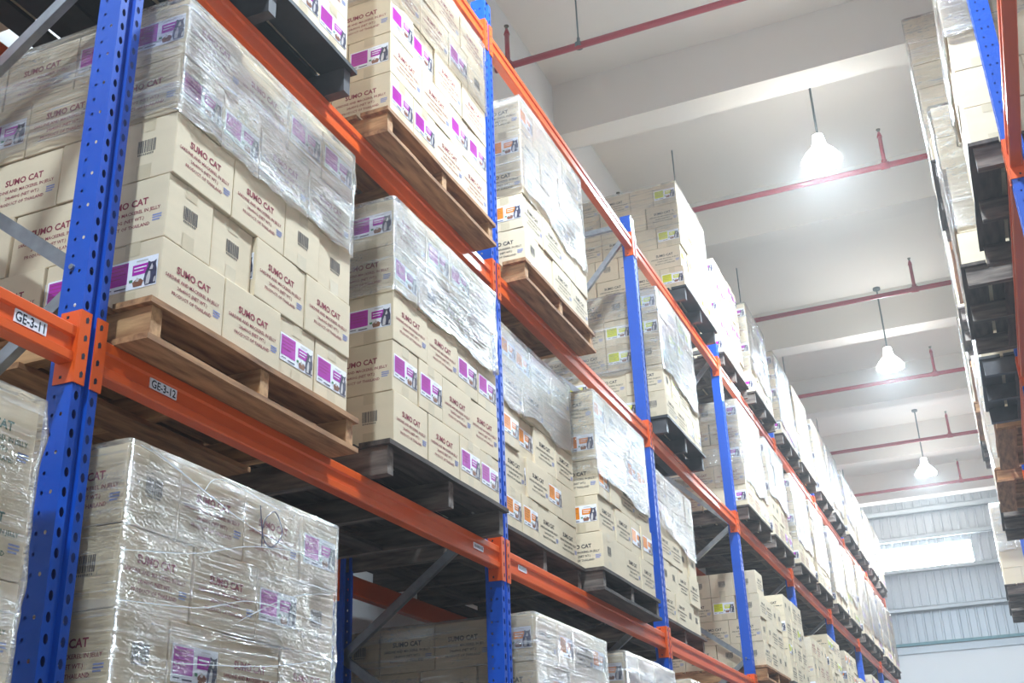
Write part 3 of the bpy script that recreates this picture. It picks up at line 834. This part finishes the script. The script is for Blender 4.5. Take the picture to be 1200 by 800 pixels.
# ribbed sheet above the end wall, open where the strip window sits
WX0, WX1, WZ0, WZ1 = -.42, 1.74, 6.92, 7.46
m = MB()
def ribbed(x0, x1, z0, z1):
    pts = []; x = x0
    while x < x1 - 1e-6:
        for dx, dy in ((0, 0), (.12, 0), (.135, -.025), (.165, -.025), (.18, 0)):
            if x + dx <= x1: pts.append((x + dx, YE + .05 + dy))
        x += .18
    pts.append((x1, YE + .05))
    for a, b in zip(pts, pts[1:]):
        if b[0] > a[0]: m.quad((a[0], a[1], z0), (b[0], b[1], z0), (b[0], b[1], z1), (a[0], a[1], z1))
ribbed(XL, XRW, 5.3, WZ0); ribbed(XL, XRW, WZ1, ZC); ribbed(XL, WX0, WZ0, WZ1); ribbed(WX1, XRW, WZ0, WZ1)
struct(m.build('wall_end_sheeting', 'metal'))
for i, (z, h) in enumerate(((6.02, .09), (6.86, .08), (7.56, .09), (8.14, .12))):
    m = MB(); m.prism_y([(0, 0), (h, 0), (h, .012), (.012, .012), (.012, .06), (0, .06)], 0, 1)
    g = MB()
    g.box(XL, XRW, YE - .10, YE + .02, z, z + .012); g.box(XL, XRW, YE - .10, YE - .088, z, z + h); g.box(XL, XRW, YE - .10, YE + .02, z + h - .012, z + h)
    struct(g.build('trim_%d' % (i + 1), 'girt'))
plane_box('trim_5', XL, XRW, YE - .16, YE + .02, 5.30, 5.36, 'teal')
plane_box('trim_6', XL, XRW, YE - .14, YE - .1, 5.14, 5.28, 'girt')
w = struct(empty('window_1', (0, YE + .05, WZ0)))
m = MB(); f = .03
for a in ((WX0, WX1, 0, f), (WX0, WX1, WZ1 - WZ0 - f, WZ1 - WZ0)): m.box(a[0], a[1], -.03, .04, a[2], a[3])
for x in (WX0, WX0 + (WX1 - WX0) / 3, WX0 + 2 * (WX1 - WX0) / 3, WX1 - f): m.box(x, x + f, -.03, .04, f, WZ1 - WZ0 - f)
m.build('window_frame', 'girt', w)
m = MB(); m.box(WX0 + .01, WX1 - .01, .01, .02, .01, WZ1 - WZ0 - .01); m.build('pane', 'pane', w)

# ------------------------------------------------------------------ sprinkler pipes and lamps
ZP = 7.8
for i, y in enumerate((5.49, 8.62, 11.76, 14.88, 18.0, 21.0)):
    o = empty('sprinkler_pipe', (0, y, ZP))
    m = MB(); m.tube((XL + .002, 0, 0), (XRW - .002, 0, 0), .03, n=16); m.build('pipe_run', 'red', o, True)
    for x in (-1.0, 1.8, 3.6):
        m = MB(); m.tube((x, 0, 0), (x, 0, .34), .021, n=12); m.tube((x - .045, 0, 0), (x + .045, 0, 0), .038, n=14); m.tube((x, 0, .02), (x, 0, .06), .03, n=12); m.tube((x, 0, .34), (x, 0, .40), .027, .012, n=12)
        rz = m.build('riser', 'red', o, True)
        h = MB(); h.tube((x, 0, .40), (x, 0, .425), .01, n=10); h.tube((x, 0, .43), (x, 0, .434), .022, n=14)
        h.bar((x - .014, 0, .41), (x - .004, 0, .432), .004, .004, up=(0, 1, 0)); h.bar((x + .014, 0, .41), (x + .004, 0, .432), .004, .004, up=(0, 1, 0)); h.build('sprinkler_head', 'brass', rz)
    for x in (-.35, 2.9):
        m = MB(); m.tube((x, 0, .03), (x, 0, ZC - ZP - (.0 if True else 0)), .007, n=8); m.lathe([(.034, -.02), (.038, -.02), (.038, .02), (.034, .02)], (x, 0, 0), 16); m.tube((x, 0, .03), (x, 0, .08), .014, n=8); m.build('hanger_rod', 'rod', o)
    tag(o, 'red sprinkler pipe with upright heads under the ceiling, %s from the GE-3 signs' % ORD[i], 'sprinkler pipe', 'sprinkler pipes across the ceiling')
for i, y in enumerate((-3.9, 1.9, 7.6, 13.26, 18.75)):
    o = empty('high_bay_lamp', (1.28, y, 7.42))
    m = MB(); m.tube((0, 0, .26), (0, 0, ZC - 7.42), .011, n=10); m.tube((0, 0, ZC - 7.42 - .03), (0, 0, ZC - 7.42), .05, n=16); m.build('stem', 'rod', o)
    m = MB(); m.lathe([(0.001, .27), (.05, .27), (.06, .2), (.072, .15), (.15, .06), (.186, .0), (.186, -.022), (.181, -.022), (.178, .0), (.001, .03)], (0, 0, 0), 32); m.build('housing', 'lampbody', o, True)
    m = MB(); m.lathe([(.178, -.010), (.12, -.014), (.06, -.017), (.001, -.018)], (0, 0, 0), 32); m.build('diffuser', 'lamp', o, True)
    tag(o, 'glowing white high-bay lamp on a thin stem, %s along the aisle ceiling' % ORD[i], 'ceiling lamp', 'high-bay lamps over the aisle')

# ------------------------------------------------------------------ world and output
wd = bpy.data.worlds.new('world'); S.world = wd; wd.use_nodes = True
wd.node_tree.nodes['Background'].inputs[0].default_value = (.8, .85, .9, 1); wd.node_tree.nodes['Background'].inputs[1].default_value = .3
# thin scattering volume added to imitate lens bloom round lamps and far end
vs = wd.node_tree.nodes.new('ShaderNodeVolumeScatter'); vs.inputs['Density'].default_value = .0055; vs.inputs['Anisotropy'].default_value = .6
wd.node_tree.links.new(vs.outputs[0], wd.node_tree.nodes['World Output'].inputs['Volume'])
S.view_settings.view_transform = 'Standard'; S.view_settings.look = 'None'; S.view_settings.gamma = 1; S.view_settings.exposure = 1.5; S.view_settings.use_curve_mapping = False
S.cycles.max_bounces = 7; S.cycles.diffuse_bounces = 4; S.cycles.transparent_max_bounces = 14; S.cycles.volume_bounces = 0; S.cycles.use_adaptive_sampling = True; S.cycles.adaptive_threshold = .05; S.cycles.sample_clamp_indirect = 6
S.cycles.use_denoising = True
